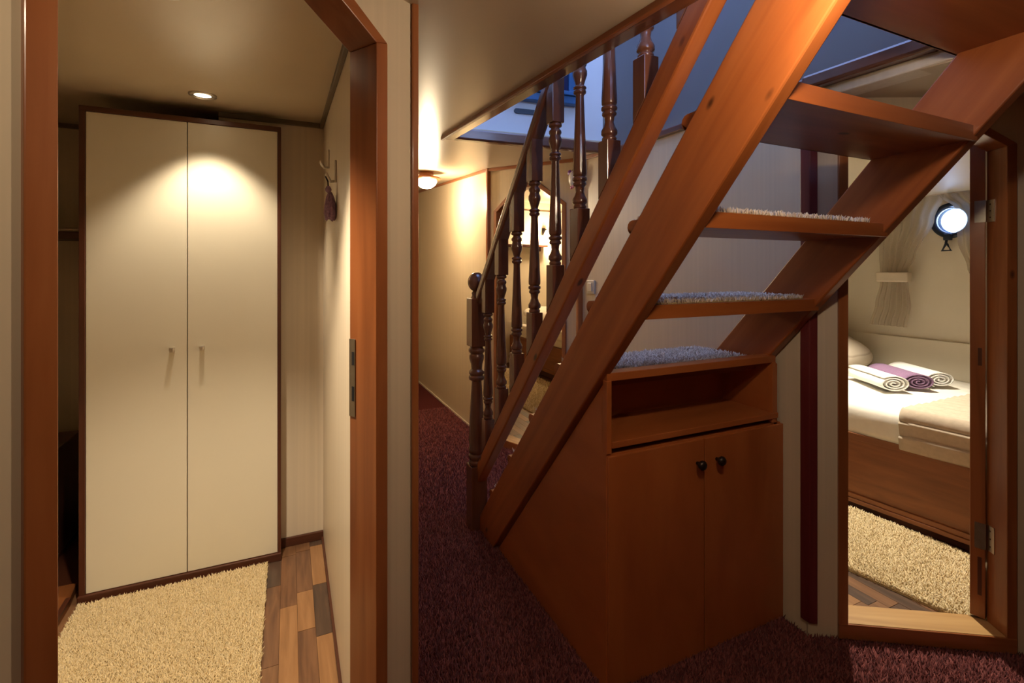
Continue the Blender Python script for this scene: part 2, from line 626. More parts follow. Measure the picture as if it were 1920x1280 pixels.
def wall_with_door(name, org, phi, a0, a1, top, door, thick, mat, label, base=0.0):
    aL, aR, zch, run, zh = door
    aL, aR, zch, zh = aL - 0.018, aR + 0.018, zch + 0.006, zh + 0.018      # rough opening, hidden behind the frame
    poly = [(a0, 0), (aL, 0), (aL, zch), (aL + run, zh), (aR - run, zh), (aR, zch), (aR, 0), (a1, 0), (a1, top), (a0, top)]
    parts = [extrude(poly, 'y', 0.0, thick)]
    if base:
        parts.append(boxvf(aL, aR, 0.001, thick, 0.0, base))
    o = mesh(name, *join(parts), mat)
    place(o, (org[0], org[1], 0), phi)
    return structure(o, label)


def door_frame(name, org, phi, door, b0, b1, w, label, sill=None, zbot=0.0):
    """casing and reveal of a doorway with clipped upper corners; one piece per run"""
    aL, aR, zch, run, zh = door
    k = w * 0.30
    inner = [(aL, zbot), (aL, zch), (aL + run, zh), (aR - run, zh), (aR, zch), (aR, zbot)]
    outer = [(aL - w, zbot), (aL - w, zch + k), (aL + run - k, zh + w), (aR - run + k, zh + w), (aR + w, zch + k), (aR + w, zbot)]
    d = root(name, (org[0], org[1], 0), phi)
    structure(d, label)
    names = ['jamb', 'corner_piece', 'head', 'corner_piece', 'jamb']
    for i, nm in enumerate(names):
        quad = [inner[i], inner[i + 1], outer[i + 1], outer[i]]
        lmesh(nm, extrude(quad, 'y', b0, b1), M['case_z'] if nm == 'jamb' else M['case_x'], d, bevel=0.002)
    if sill:
        z0, z1, s0, s1 = sill
        lmesh('threshold', boxvf(aL - 0.0, aR + 0.0, s0, s1, z0, z1), M['oak_x'], d, bevel=0.002)
        lmesh('threshold_edge', boxvf(aL - w, aR + w, b0 - 0.001, b0 + 0.016, z0 - 0.03, z1 - 0.002), M['case_x'], d, bevel=0.002)
    return d


DL = (-0.642, -0.123, 1.846, 0.135, 1.922)
DR = (0.133, 0.647, 1.785, 0.16, 1.885)
DF = (0.105, 0.735, 1.80, 0.23, 1.955)
W = M['cream']
wall_with_door('wall_left', LW, LP, -1.62, 0.0, 2.05, DL, 0.05, W, 'cream panelled wall around the wardrobe room doorway')
wall_with_door('wall_right', RW, RPHI, 0.0, 1.57, 2.06, DR, 0.05, W, 'cream panelled wall around the sleeping cabin doorway', base=0.04)
wall_with_door('wall_far', FW, FPHI, 0.0, 0.866, 2.2, DF, 0.05, W, 'cream panelled wall around the far cabin doorway', base=0.03)

d1 = door_frame('door_1', LW, LP, DL, -0.012, 0.078, 0.032, 'red pine frame of the wardrobe room doorway')
d2 = door_frame('door_2', RW, RPHI, DR, -0.010, 0.075, 0.032, 'red pine frame of the sleeping cabin doorway', sill=(0.04, 0.066, -0.006, 0.10), zbot=0.04)
d3 = door_frame('door_3', FW, FPHI, DF, -0.012, 0.08, 0.032, 'brown frame of the far cabin doorway', sill=(0.02, 0.066, -0.008, 0.09), zbot=0.02)

# lock strike plate on the wardrobe doorway's right jamb
sp = lmesh('strike_plate', boxvf(-0.1245, -0.1228, 0.058, 0.0775, 1.02, 1.195), M['steel_dull'], d1)
for za, zb in ((1.055, 1.088), (1.136, 1.166)):
    h = lmesh('strike_hole', boxvf(-0.1250, -0.1235, 0.0605, 0.0685, za, zb), M['black'], None or d1)
    h.parent = sp
# hinges on the sleeping cabin's jamb
HZ = ((1.527, 1.607), (0.327, 0.421))

box_ = structure
structure(mesh('wall_corridor_left', *extrude([(0.155, 1.141), (0.2435, 1.196), (0.27, 1.154), (0.27, 7.1), (0.155, 7.1)], 'z', 0, 2.5), M['cream_pale']), 'partition between wardrobe room and corridor')
structure(box('wall_corridor_right', 1.42, 1.47, 3.54, 7.1, 0, 2.5, W), 'lit cream wall of the corridor')
structure(box('wall_stair', 1.745, 1.795, 1.165, 2.745, 0, 2.10, W), 'cream wall beside the staircase')
structure(box('wall_corridor_end', 0.2, 1.5, 7.1, 7.15, 0, 2.5, W), 'far end of the corridor')
structure(box('wall_back', -0.30, 0.155, 2.62, 2.67, 0, 2.3, M['cream_pale']), 'narrow wall to the right of the wardrobe')
structure(box('wall_alcove', -1.40, 0.155, 3.37, 3.42, 0, 2.3, W), 'wall at the back of the alcove left of the wardrobe')
structure(box('wall_outer_left', -1.40, -1.35, 0.1, 3.42, 0, 2.3, W), 'outer wall of the wardrobe room')
structure(box('wall_bulkhead', 1.78, 4.15, 2.55, 2.60, 0, 2.4, M['hull']), 'bulkhead between the cabins')
structure(box('wall_far_bulkhead', 1.42, 4.15, 6.35, 6.40, 0, 2.6, M['hull']), 'bulkhead at the end of the far cabin')
structure(box('wall_cabin_front', 3.0, 4.15, 0.28, 0.33, 0, 2.2, M['hull']), 'forward bulkhead of the sleeping cabin')
structure(box('wall_rear', -1.15, 3.1, -1.95, -1.9, 0, 2.1, M['case_z']), 'wall behind the viewer')
structure(box('wall_rear_left', -1.14, -1.09, -1.9, 0.33, 0, 2.1, M['case_z']), 'hall wall left of the viewer')
structure(box('wall_rear_right', 3.05, 3.10, -1.9, 0.36, 0, 2.1, M['case_z']), 'hall wall right of the viewer')
structure(box('wall_hull_far', 4.08, 4.13, 2.6, 6.4, 0, 2.6, M['hull']), 'hull lining of the far cabin')

# hull wall of the sleeping cabin with the round port cut through it
PY, PZ, PR = 1.735, 1.690, 0.085
n = 32
V, F = [], []
y0, y1, z0, z1 = 0.30, 2.58, 0.0, 1.98
for xx in (4.08, 4.13):
    for k in range(n):
        a = 2 * math.pi * k / n
        V.append((xx, PY + PR * math.cos(a), PZ + PR * math.sin(a)))
    for k in range(n):
        a = 2 * math.pi * k / n
        c, s = math.cos(a), math.sin(a)
        t = min((y1 - PY) / c if c > 1e-9 else 9e9, (y0 - PY) / c if c < -1e-9 else 9e9,
                (z1 - PZ) / s if s > 1e-9 else 9e9, (z0 - PZ) / s if s < -1e-9 else 9e9)
        V.append((xx, PY + t * c, PZ + t * s))
for k in range(n):
    j = (k + 1) % n
    F.append((k, j, n + j, n + k))
    F.append((2 * n + k, 3 * n + k, 3 * n + j, 2 * n + j))
    F.append((k, 2 * n + k, 2 * n + j, j))
hull = structure(mesh('wall_hull', V, F, M['hull']), 'cream hull lining with the porthole')
structure(box('wall_hull_corner', 4.08, 4.14, 0.28, 2.6, 1.975, 2.2, M['hull']), 'top of the hull lining')
box('lower_lining', 4.055, 4.082, 0.33, 2.55, 0.03, 0.868, M['hull'], hull, bevel=0.004)
for cy, cz, sy, sz in ((0.31, 0.0, 0.05, 0.05),):
    pass

# added unseen shell around the rooms: keeps the sky out everywhere except at the port and the wheelhouse windows
structure(mesh('wall_sky_block', *join([
    boxvf(-1.70, -1.62, -2.15, 7.35, -0.12, 2.62), boxvf(-1.70, 4.20, -2.15, -2.06, -0.12, 2.3), boxvf(-1.70, 4.20, 7.26, 7.35, -0.12, 2.62),
    boxvf(4.132, 4.20, -2.15, 1.50, -0.12, 2.62), boxvf(4.132, 4.20, 1.97, 7.35, -0.12, 2.62), boxvf(4.132, 4.20, 1.50, 1.97, -0.12, 1.45), boxvf(4.132, 4.20, 1.50, 1.97, 1.93, 2.62),
    boxvf(-1.70, 4.20, -2.15, 7.35, -0.18, -0.12)]), M['slate']), 'added unseen shell that keeps the sky light out')
structure(box('ceiling_sky_block', 1.775, 4.20, -2.15, 2.65, 2.16, 2.22, M['slate']), 'added unseen slab keeping sky light out above the sleeping cabin')  # unseen slab added to stop sky light leaking in over the cabin

# ------------------------------------------------------------------ the setting: ceilings
def tilted(poly, t=0.06):
    n = len(poly)
    V = [(x, y, zc(y)) for x, y in poly] + [(x, y, zc(y) + t) for x, y in poly]
    F = [tuple(range(n)), tuple(range(2 * n - 1, n - 1, -1))] + [(i, (i + 1) % n, n + (i + 1) % n, n + i) for i in range(n)]
    return V, F


HX, HF0, HF1, HN = 0.785, 2.565, 2.44, 0.20        # stair hatch: left side, far side (left, right), near side
ceil = structure(mesh('ceiling', *join([
    tilted([(-1.68, -2.1), (HX, -2.1), (HX, 7.3), (-1.68, 7.3)]),
    tilted([(HX, HF0), (1.745, HF1), (1.745, 7.3), (HX, 7.3)]),
    tilted([(HX, -2.1), (1.745, -2.1), (1.745, HN), (HX, HN)]),
    tilted([(1.745, -2.1), (3.2, -2.1), (3.2, 0.30), (1.745, 1.20)]),
    tilted([(1.745, 2.50), (4.2, 2.50), (4.2, 7.3), (1.745, 7.3)]),
]), M['ceiling']), 'cream panelled overhead with the stair hatch')
cpoly = [(1.78, 2.035), (4.12, 1.860), (4.12, 1.92), (1.78, 2.095)]
cc = structure(mesh('ceiling_cabin', *extrude(cpoly, 'y', 0.30, 2.56), M['hull']), 'pale sloping overhead of the sleeping cabin')
# cut the corner of that overhead back to the slanted wall
bm = bmesh.new()
bm.from_mesh(cc.data)
nrm = Vector((-math.sin(RPHI), math.cos(RPHI), 0))
pt = Vector((RW[0], RW[1], 0)) + nrm * 0.03
bmesh.ops.bisect_plane(bm, geom=bm.verts[:] + bm.edges[:] + bm.faces[:], plane_co=pt, plane_no=nrm, clear_inner=True)
bm.to_mesh(cc.data)
bm.free()


def trim_run(name, a, b, w, h, mat, label, off=(0, 0)):
    """a strip of moulding from a to b (world points), w wide across, h tall"""
    A, B = Vector(a), Vector(b)
    d = (B - A)
    L = d.length
    d.normalize()
    o = mesh(name, *boxvf(0, L, -w / 2, w / 2, -h / 2, h / 2), mat, bevel=min(w, h) * 0.2)
    o.matrix_basis = Matrix.Translation(A) @ d.to_track_quat('X', 'Z').to_matrix().to_4x4()
    return structure(o, label)


ct = [0]


def trim(a, b, w, h, mat, label):
    ct[0] += 1
    return trim_run('trim_%d' % ct[0], a, b, w, h, mat, label)


# stair hatch surround
trim((HX + 0.012, HN, zc(HN) - 0.004), (HX + 0.012, HF0, zc(HF0) - 0.004), 0.05, 0.022, M['turned_x'], 'brown moulding on the left side of the stair hatch')
trim((HX - 0.02, HN, zc(HN) - 0.004), (HX - 0.02, HF0 + 0.02, zc(HF0) - 0.004), 0.016, 0.026, M['case_x'], 'outer bead of the stair hatch moulding')
trim((HX - 0.01, HF0, zc(HF0) + 0.020), (1.745, HF1, zc(HF1) + 0.016), 0.05, 0.062, M['turned_x'], 'moulding on the far side of the stair hatch')
trim((1.738, 0.0, 2.026), (1.738, 2.44, 2.055), 0.03, 0.034, M['turned_x'], 'moulding along the stair wall at deck level')
trim((1.715, 0.0, 2.00), (1.715, 1.16, 2.03), 0.05, 0.05, M['turned_x'], 'wide moulding on the right side of the stair hatch')
trim((1.78, 0.0, 1.955), (1.78, 1.12, 1.985), 0.09, 0.03, M['cream_pale'], 'pale board along the hatch')
# corridor, far wall
trim((1.414, 3.54, zc(3.54) - 0.012), (1.414, 7.05, zc(7.05) - 0.012), 0.014, 0.022, M['case_x'], 'moulding above the corridor wall')
trim((1.42, 3.53, 0.0), (1.42, 3.53, zc(3.53)), 0.035, 0.035, M['case_x'], 'corner post at the end of the corridor wall')
trim((1.417, 3.52, zc(3.5) - 0.012), (1.738, 2.73, zc(2.74) - 0.012), 0.014, 0.024, M['case_x'], 'moulding above the far doorway')
trim((1.736, 2.70, 0.0), (1.736, 2.70, 2.08), 0.03, 0.05, M['case_x'], 'corner post beside the far doorway')
trim((1.738, 2.44, zc(2.44) - 0.012), (1.738, 2.73, zc(2.74) - 0.012), 0.016, 0.024, M['case_x'], 'moulding above the stair wall')
trim((1.412, 3.55, 0.012), (1.412, 7.05, 0.012), 0.010, 0.02, M['cream_pale'], 'pale skirting of the corridor wall')
# corners
trim((0.2725, 1.150, 0.0), (0.2725, 1.150, 2.0), 0.016, 0.016, M['case_x'], 'narrow brown corner bead of the corridor')
cpst = structure(mesh('trim_post', *extrude([(1.733, 1.192), (1.733, 1.156), (1.757, 1.141), (1.764, 1.150), (1.747, 1.166), (1.747, 1.192)], 'z', 0.055, 2.0), M['maroon_z'], bevel=0.003),
                 'maroon corner post between stair wall and cabin doorway')
# wardrobe room
trim((0.147, 1.2, zc(1.2) - 0.012), (0.147, 2.62, zc(2.62) - 0.012), 0.016, 0.024, M['taupe'], 'dark bead above the wardrobe room wall')
trim((-0.30, 2.612, zc(2.62) - 0.012), (0.15, 2.612, zc(2.62) - 0.012), 0.016, 0.024, M['taupe'], 'dark bead above the narrow wall')
trim((-1.34, 3.362, zc(3.36) - 0.012), (-0.4, 3.362, zc(3.36) - 0.012), 0.016, 0.026, M['taupe'], 'dark bead above the alcove wall')
structure(box('baseboard_back', -0.30, 0.155, 2.604, 2.62, 0, 0.042, M['dark_x'], bevel=0.003), 'dark skirting of the narrow wall')
structure(box('baseboard_right', 0.145, 0.156, 1.16, 2.61, 0, 0.016, M['dark_y'], bevel=0.002), 'thin brown skirting of the wardrobe room wall')
structure(box('baseboard_alcove', -1.34, -0.4, 3.354, 3.37, 0, 0.05, M['dark_x'], bevel=0.003), 'dark skirting of the alcove')

# ------------------------------------------------------------------ the wheelhouse above the hatch
uw = structure(mesh('wall_upper_far', *extrude([(-1.2, 2.60), (HX, 2.585), (1.80, 2.450), (1.80, 2.52), (HX, 2.65), (-1.2, 2.66)], 'z', 2.10, 3.75), M['upper']), 'blue lit white wall above the hatch')
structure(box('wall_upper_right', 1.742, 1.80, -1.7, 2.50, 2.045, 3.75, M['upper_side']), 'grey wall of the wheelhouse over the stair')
structure(box('wall_upper_left', -1.25, -1.2, -1.7, 2.66, 2.0, 3.75, M['upper']), 'side wall of the wheelhouse')
structure(mesh('wall_upper_rear', *join([boxvf(-1.25, 1.80, -1.75, -1.7, 1.9, 2.55), boxvf(-1.25, 1.80, -1.75, -1.7, 3.5, 3.75),
                                         boxvf(-1.25, -0.9, -1.75, -1.7, 2.55, 3.5), boxvf(1.6, 1.80, -1.75, -1.7, 2.55, 3.5)]), M['upper']), 'window wall of the wheelhouse')
structure(mesh('ceiling_upper', *join([boxvf(-1.25, 1.80, -1.75, 0.9, 3.75, 3.80), boxvf(-1.25, 1.80, 2.35, 2.66, 3.75, 3.80), boxvf(-1.25, 0.55, 0.9, 2.35, 3.75, 3.80), boxvf(1.70, 1.80, 0.9, 2.35, 3.75, 3.80)]), M['upper']), 'roof of the wheelhouse with its skylight')
# window in the far wheelhouse wall
win = root('window_1', (1.2, 2.51, 2.33))
structure(win, 'blue framed dark window of the wheelhouse')
ang = math.atan2(2.450 - 2.585, 1.80 - HX)
win.rotation_euler = (0, 0, ang)
lmesh('window_frame', join([boxvf(-0.45, 0.36, -0.03, 0.02, 0.0, 0.045), boxvf(-0.45, 0.36, -0.045, 0.02, 0.045, 0.07), boxvf(0.30, 0.36, -0.03, 0.02, 0.07, 0.9),
                            boxvf(-0.45, -0.39, -0.03, 0.02, 0.07, 0.9), boxvf(-0.45, 0.36, -0.03, 0.02, 0.85, 0.9), boxvf(-0.08, -0.03, -0.03, 0.02, 0.07, 0.85)]), M['blueframe'], win, bevel=0.004)
lmesh('pane', boxvf(-0.39, 0.30, -0.012, 0.0, 0.07, 0.85), M['nightglass'], win)

grip = [(-0.06, 0.0)]
cap = [(math.cos(R(90 + k * 18)) * 0.014 - 0.055, math.sin(R(90 + k * 18)) * 0.014) for k in range(11)] + [(math.cos(R(-90 + k * 18)) * 0.014 + 0.055, math.sin(R(-90 + k * 18)) * 0.014) for k in range(11)]
g_ = mesh('grip_recess', *extrude(cap, 'y', -0.006, 0.006), M['slate'])
g_.location = (1.245, 2.521, 2.272)
g_.rotation_euler = (0, 0, ang)
tag(g_, 'slate grey oblong grip on the blue lit upper wall', 'grip')

# ------------------------------------------------------------------ staircase
SL = 1.13                                         # rise per run
TZ = [0.254 + 0.2487 * i for i in range(10)]      # tread tops
TF = [2.262 - 0.2190 * i for i in range(10)]      # tread front edges
st = thing('staircase', (1.32, 1.4, 0), 'steep open red pine staircase with turned balusters rising to the hatch', 'staircase')
ANG = math.atan(SL)
for x0, x1, lo, up in ((0.895, 0.935, 1.022, 1.300), (1.690, 1.735, 1.040, 1.318)):
    # board built along its own length so that the grain follows the slope
    yb, yt = 2.5, -0.35
    def zl(y, lo=lo): return lo + SL * (1.27 - y)
    def zu(y, up=up): return up + SL * (1.27 - y)
    poly = [(1.27 + lo / SL, 0.0), (1.27 + up / SL, 0.0), (1.27 - (2.75 - up) / SL, 2.75), (1.27 - (2.75 - lo) / SL, 2.75)]
    rot = Matrix.Rotation(-ANG, 4, 'X')           # local frame leaning with the stair
    V, F = extrude(poly, 'x', x0, x1)
    inv = rot.inverted()
    o = mesh('stringer', *xform((V, F), inv), M['wood_y'], None, bevel=0.005)
    o.matrix_basis = Matrix()
    o.parent = st
    o.matrix_parent_inverse = st.matrix_basis.inverted()
    o.matrix_basis = rot
# (the mesh is stored in the leaning frame; matrix_basis turns it back)
for i, (z, f) in enumerate(zip(TZ, TF)):
    d = 0.277 if i > 3 else 0.26
    rear = f - d
    th = 0.041
    prof = [(rear, z - th), (f - 0.014, z - th)]
    for k in range(7):
        a = R(-90 + 30 * k)
        prof.append((f - 0.0205 + 0.0205 * math.cos(a), z - th / 2 + 0.0205 * math.sin(a)))
    prof += [(rear, z)]
    mesh('tread', *extrude(prof, 'x', 0.915, 1.712), M['wood_x'], st, bevel=0.0025)


def sloped(name, x0, x1, zlo, zhi, ya, yb, mat, parent, bevel, yref=1.8):
    """rail parallel to the stair: heights given at yref; plumb ends at ya (low end) and yb"""
    pts = [(ya, zlo + SL * (yref - ya)), (ya, zhi + SL * (yref - ya)), (yb, zhi + SL * (yref - yb)), (yb, zlo + SL * (yref - yb))]
    rot = Matrix.Rotation(-ANG, 4, 'X')
    o = mesh(name, *xform(extrude(pts, 'x', x0, x1), rot.inverted()), mat, None, bevel=bevel)
    o.parent = parent
    o.matrix_parent_inverse = parent.matrix_basis.inverted()
    o.matrix_basis = rot
    return o


sloped('handrail', 0.874, 0.936, 1.792, 1.866, 2.355, 0.55, M['turned_y'], st, 0.012)
sloped('bottom_rail', 0.880, 0.930, 0.868, 0.972, 2.345, 0.55, M['wood_y'], st, 0.006)
# newel post
NX, NY = 0.893, 2.385
nw = join([boxvf(-0.043, 0.043, -0.043, 0.043, -0.001, 0.335), boxvf(-0.042, 0.042, -0.042, 0.042, 0.955, 1.205),
           lathe([(0.030, 0.33), (0.040, 0.338), (0.043, 0.352), (0.036, 0.362), (0.042, 0.372), (0.043, 0.386), (0.034, 0.394), (0.043, 0.404), (0.044, 0.42), (0.038, 0.432),
                  (0.043, 0.46), (0.036, 0.60), (0.028, 0.74), (0.026, 0.772), (0.040, 0.780), (0.042, 0.795), (0.034, 0.803), (0.041, 0.812), (0.040, 0.824), (0.028, 0.834),
                  (0.030, 0.86), (0.039, 0.89), (0.040, 0.905), (0.033, 0.915), (0.042, 0.925), (0.043, 0.938), (0.036, 0.946), (0.030, 0.960)], 24),
           lathe([(0.040, 1.20), (0.028, 1.212), (0.024, 1.222), (0.028, 1.232), (0.020, 1.244)], 24)])
o = mesh('newel_post', *shift(nw, NX, NY, 0), M['turned_z'], st, smooth=False, bevel=0.003)
for p in o.data.polygons:
    if len(p.vertices) == 4 and abs(p.area) < 0.0015:
        p.use_smooth = True
ball = [(0.0470 * math.sin(math.pi * k / 14), 1.290 - 0.052 * math.cos(math.pi * k / 14)) for k in range(1, 14)]
b = mesh('finial', *shift(lathe(ball, 24), NX, NY, 0), M['turned_z'], o, smooth=True)
b.matrix_parent_inverse = (st.matrix_basis @ st.matrix_basis.inverted()).inverted()
# balusters
TURN = [(0, .016), (.006, .022), (.014, .0225), (.019, .0145), (.024, .015), (.030, .0205), (.038, .0215), (.046, .0175), (.052, .0185), (.062, .0225), (.074, .0225), (.098, .0155),
        (.112, .0125), (.115, .0195), (.121, .0205), (.125, .015), (.129, .0195), (.137, .0195), (.141, .0135), (.15, .0128), (.28, .0170), (.405, .0218), (.418, .0215), (.423, .0165),
        (.427, .0225), (.436, .0225), (.440, .0165), (.445, .0205), (.452, .0205), (.457, .0145), (.474, .0125), (.488, .0165), (.500, .0225), (.512, .0228), (.518, .0165), (.523, .0205),
        (.530, .0205), (.534, .0165)]


def baluster_mesh():
    # local: z = 0 where the turning begins at the bottom; the blocks are cut along the slope
    Lt = 0.534
    prof = [(r * 1.12, Lt - s) for s, r in reversed(TURN)]
    hb = 0.0250
    up, lo = 0.160, 0.150

    def block(zs, ztop, slope_top):
        v = []
        for sx, sy in ((-hb, -hb), (hb, -hb), (hb, hb), (-hb, hb)):
            za = zs - (SL * sy if not slope_top else 0)
            v.append((sx, sy, za))
        for sx, sy in ((-hb, -hb), (hb, -hb), (hb, hb), (-hb, hb)):
            zb = ztop - (SL * sy if slope_top else 0)
            v.append((sx, sy, zb))
        f = [(0, 3, 2, 1), (4, 5, 6, 7), (0, 1, 5, 4), (1, 2, 6, 5), (2, 3, 7, 6), (3, 0, 4, 7)]
        return v, f
    return join([lathe(prof, 18), block(-lo, 0.002, False), block(Lt - 0.002, Lt + up, True)])


bal_me = None
for k in range(10):
    y = 2.255 - 0.1688 * k
    zb = 0.972 + SL * (1.8 - y)
    if bal_me is None:
        o = mesh('baluster', *baluster_mesh(), M['turned_z'], None, bevel=0.002)
        for p in o.data.polygons:
            if p.area < 0.0009:
                p.use_smooth = True
        bal_me = o
    else:
        o = bal_me.copy()
        COL.objects.link(o)
    o.parent = st
    o.matrix_parent_inverse = st.matrix_basis.inverted()
    o.location = (0.905, y, zb + 0.148)

# mats on the treads
NAMES = ['cream shag mat on the lowest stair tread behind the newel post', 'cream shag mat on the second lowest stair tread', 'cream shag mat on the stair tread just below the cabinet top level',
         'cream shag mat lying level with the cabinet top under the stairs', 'cream shag mat on the first open tread above the cabinet', 'cream shag mat on the second open tread above the cabinet',
         'cream shag mat on the third open tread above the cabinet, seen from below']
for i in range(7):
    z, f = TZ[i], TF[i]
    d = {4: 0.261, 5: 0.257, 6: 0.19}.get(i, 0.235)
    xa, xb, ya, yb = 0.958, 1.650, f - d, f + 0.012
    if i == 3:
        ya, yb = 1.318, f + 0.012
    t = thing('stair_mat', (1.30, (ya + yb) / 2, z), NAMES[i], 'mat', 'shag mats on the stair treads')
    prof = [(ya, z + 0.0005), (yb - 0.012, z + 0.0005), (yb - 0.012, z - 0.024)] + [(yb - 0.001, z - 0.024), (yb, z - 0.006), (yb - 0.008, z + 0.005), (ya, z + 0.005)]
    mesh('backing', *extrude(prof, 'x', xa, xb), M['rug'], t)
    g = scatter(xa, xb, ya, yb - 0.004, 0.0075 if i > 2 else 0.011)
    pts = np.column_stack([g, np.full(len(g), z + 0.003)])
    gx = np.arange(xa, xb, 0.006)
    for zz in (-0.004, -0.012, -0.020):
        pts = np.concatenate([pts, np.column_stack([gx + RNG.uniform(-0.003, 0.003, len(gx)), np.full(len(gx), yb + 0.001), np.full(len(gx), z + zz)])])
    tuft_mesh('pile', pts, 0.016, 0.0034, 0.012, M['mat_pile'], t, fat=(i > 2))

# ------------------------------------------------------------------ cabinet under the stairs
cab = thing('stair_cabinet', (1.33, 1.271, 0), 'orange veneered cabinet with open shelf and two doors under the stairs', 'cabinet')
CY = 1.271
zl = lambda y: 1.022 + SL * (1.27 - y) - 0.012
sp_ = [(CY + 0.004, 0.0), (2.158, 0.0), (1.285, zl(1.285)), (CY + 0.004, zl(1.285))]
mesh('side_panel', *extrude(sp_, 'x', 0.917, 0.937), M['panel_y'], cab, bevel=0.002)
sp2 = [(CY + 0.004, 0.0), (2.05, 0.0), (1.34, 0.93), (1.285, 0.99), (CY + 0.004, 0.99)]
mesh('side_panel', *extrude(sp2, 'x', 1.700, 1.718), M['panel_y'], cab)
box('top_board', 0.917, 1.705, CY, 1.325, 0.996, 1.022, M['panel_x'], cab, bevel=0.002)
box('front_stile', 0.915, 0.934, CY - 0.002, CY + 0.02, 0.765, 0.998, M['panel_z'], cab, bevel=0.0015)
box('front_stile', 1.684, 1.704, CY - 0.002, CY + 0.02, 0.765, 0.998, M['panel_z'], cab, bevel=0.0015)
box('shelf_board', 0.934, 1.712, CY - 0.006, CY + 0.24, 0.782, 0.803, M['panel_x'], cab, bevel=0.002)
box('niche_back', 0.937, 1.700, CY + 0.235, CY + 0.25, 0.76, 0.99, M['panel_x'], cab)
box('niche_side', 1.686, 1.700, CY + 0.018, CY + 0.25, 0.76, 0.995, M['panel_y'], cab)
box('carcass_top', 0.934, 1.735, CY + 0.004, CY + 0.24, 0.748, 0.762, M['panel_x'], cab)
for x0, x1, kx in ((0.921, 1.330, 1.296), (1.334, 1.743, 1.388)):
    dr = box('door', x0, x1, CY - 0.004, CY + 0.016, 0.006, 0.756, M['panel_z'], cab, bevel=0.002)
    kb = xform(lathe([(0.006, 0.0), (0.006, 0.012), (0.013, 0.016), (0.0165, 0.022), (0.0165, 0.028), (0.012, 0.034), (0.004, 0.036)], 16),
               Matrix.Translation((kx, CY - 0.004, 0.677)) @ Matrix.Rotation(R(90), 4, 'X'))
    k = mesh('knob', *kb, M['bronze'], None, smooth=True)
    k.parent = dr
    k.matrix_parent_inverse = Matrix()
    k['label'] = 'dark bronze knob'

# ------------------------------------------------------------------ wardrobe
wd = thing('wardrobe', (-0.405, 2.512, 0), 'tall off-white two door wardrobe with dark brown edging', 'wardrobe')
WX0, WX1, WY, WZ = -0.773, -0.036, 2.512, 2.018
box('body', WX0 + 0.004, WX1 - 0.004, WY + 0.012, 3.05, 0.02, WZ - 0.004, M['dark_z'], wd)
box('frame_side', WX0, WX0 + 0.021, WY - 0.010, WY + 0.02, 0.022, WZ, M['dark_z'], wd, bevel=0.002)
box('frame_side', WX1 - 0.014, WX1, WY - 0.010, WY + 0.02, 0.022, WZ, M['dark_z'], wd, bevel=0.002)
box('frame_top', WX0, WX1, WY - 0.011, WY + 0.02, WZ - 0.021, WZ + 0.001, M['dark_x'], wd, bevel=0.002)
box('plinth', WX0 - 0.004, WX1 + 0.002, WY - 0.018, WY + 0.02, 0.0, 0.036, M['dark_x'], wd, bevel=0.004)
for x0, x1, hx, tilt in ((WX0 + 0.022, -0.4065, -0.458, 6), (-0.4030, WX1 - 0.015, -0.349, 0)):
    dr = box('door', x0, x1, WY - 0.006, WY + 0.012, 0.038, WZ - 0.022, M['ward_door'], wd, bevel=0.0012)
    kn = [boxvf(-0.009, 0.009, -0.024, 0.0, -0.006, 0.008), boxvf(-0.007, 0.007, -0.026, -0.022, -0.012, 0.006)]
    h = mesh('handle', *shift(join(kn), hx, WY - 0.006, 1.012), M['chrome'], None, bevel=0.002)
    h.parent = dr
    h.matrix_parent_inverse = Matrix()
    h['label'] = 'small square chrome knob'

# rug in front of the wardrobe
rg = thing('shag_rug', (-0.43, 1.9, 0), 'thick cream shag rug on the floor in front of the wardrobe', 'rug')
rgp = [(-0.745, 1.35), (-0.085, 1.35), (-0.092, 2.474), (-0.765, 2.474)]
mesh('backing', *extrude(rgp, 'z', 0.0, 0.012), M['rug'], rg)
g = scatter(-0.765, -0.082, 1.40, 2.49, 0.0043)
g = g[inside(rgp, g)]
tuft_mesh('pile', np.column_stack([g, np.full(len(g), 0.008)]), 0.016, 0.0025, 0.011, M['rug_pile'], rg)

# alcove left of the wardrobe
sh = thing('wall_shelf', (-1.05, 3.25, 1.52), 'dark brown wall shelf left of the wardrobe', 'shelf')
box('shelf_board', -1.345, -0.80, 3.12, 3.365, 1.508, 1.545, M['dark_x'], sh, bevel=0.003)
box('bracket', -1.33, -1.31, 3.2, 3.365, 1.43, 1.508, M['dark_y'], sh)
bk = thing('woven_runner', (-1.02, 3.14, 1.545), 'woven patterned runner folded on the alcove shelf', 'runner')
for q in range(14):
    x = -1.32 + q * 0.037
    o = mesh('braid', *tube([(x, 3.125, 1.552), (x + 0.025, 3.128, 1.556), (x + 0.05, 3.13, 1.560)], 0.007, 6), M['steel_dull'] if False else M['spread'], bk, smooth=True)
ch = thing('storage_chest', (-1.12, 2.85, 0), 'dark brown chest standing in the alcove beside the wardrobe', 'chest')
box('body', -1.32, -0.985, 2.62, 3.2, 0.02, 0.50, M['dark_z'], ch, bevel=0.004)
box('lid', -1.33, -0.978, 2.61, 3.21, 0.50, 0.525, M['dark_x'], ch, bevel=0.004)
box('plinth', -1.32, -0.985, 2.63, 3.2, 0.0, 0.02, M['dark_x'], ch)
edge = thing('floor_step', (-0.86, 2.3, 0), 'low brown wooden step board left of the cream rug', 'step')
mesh('board', *extrude([(-0.86, 1.7), (-0.775, 1.7), (-0.800, 2.50), (-0.815, 2.62), (-0.90, 2.62)], 'z', 0.0, 0.035), M['bedwood_y'], edge, bevel=0.003)
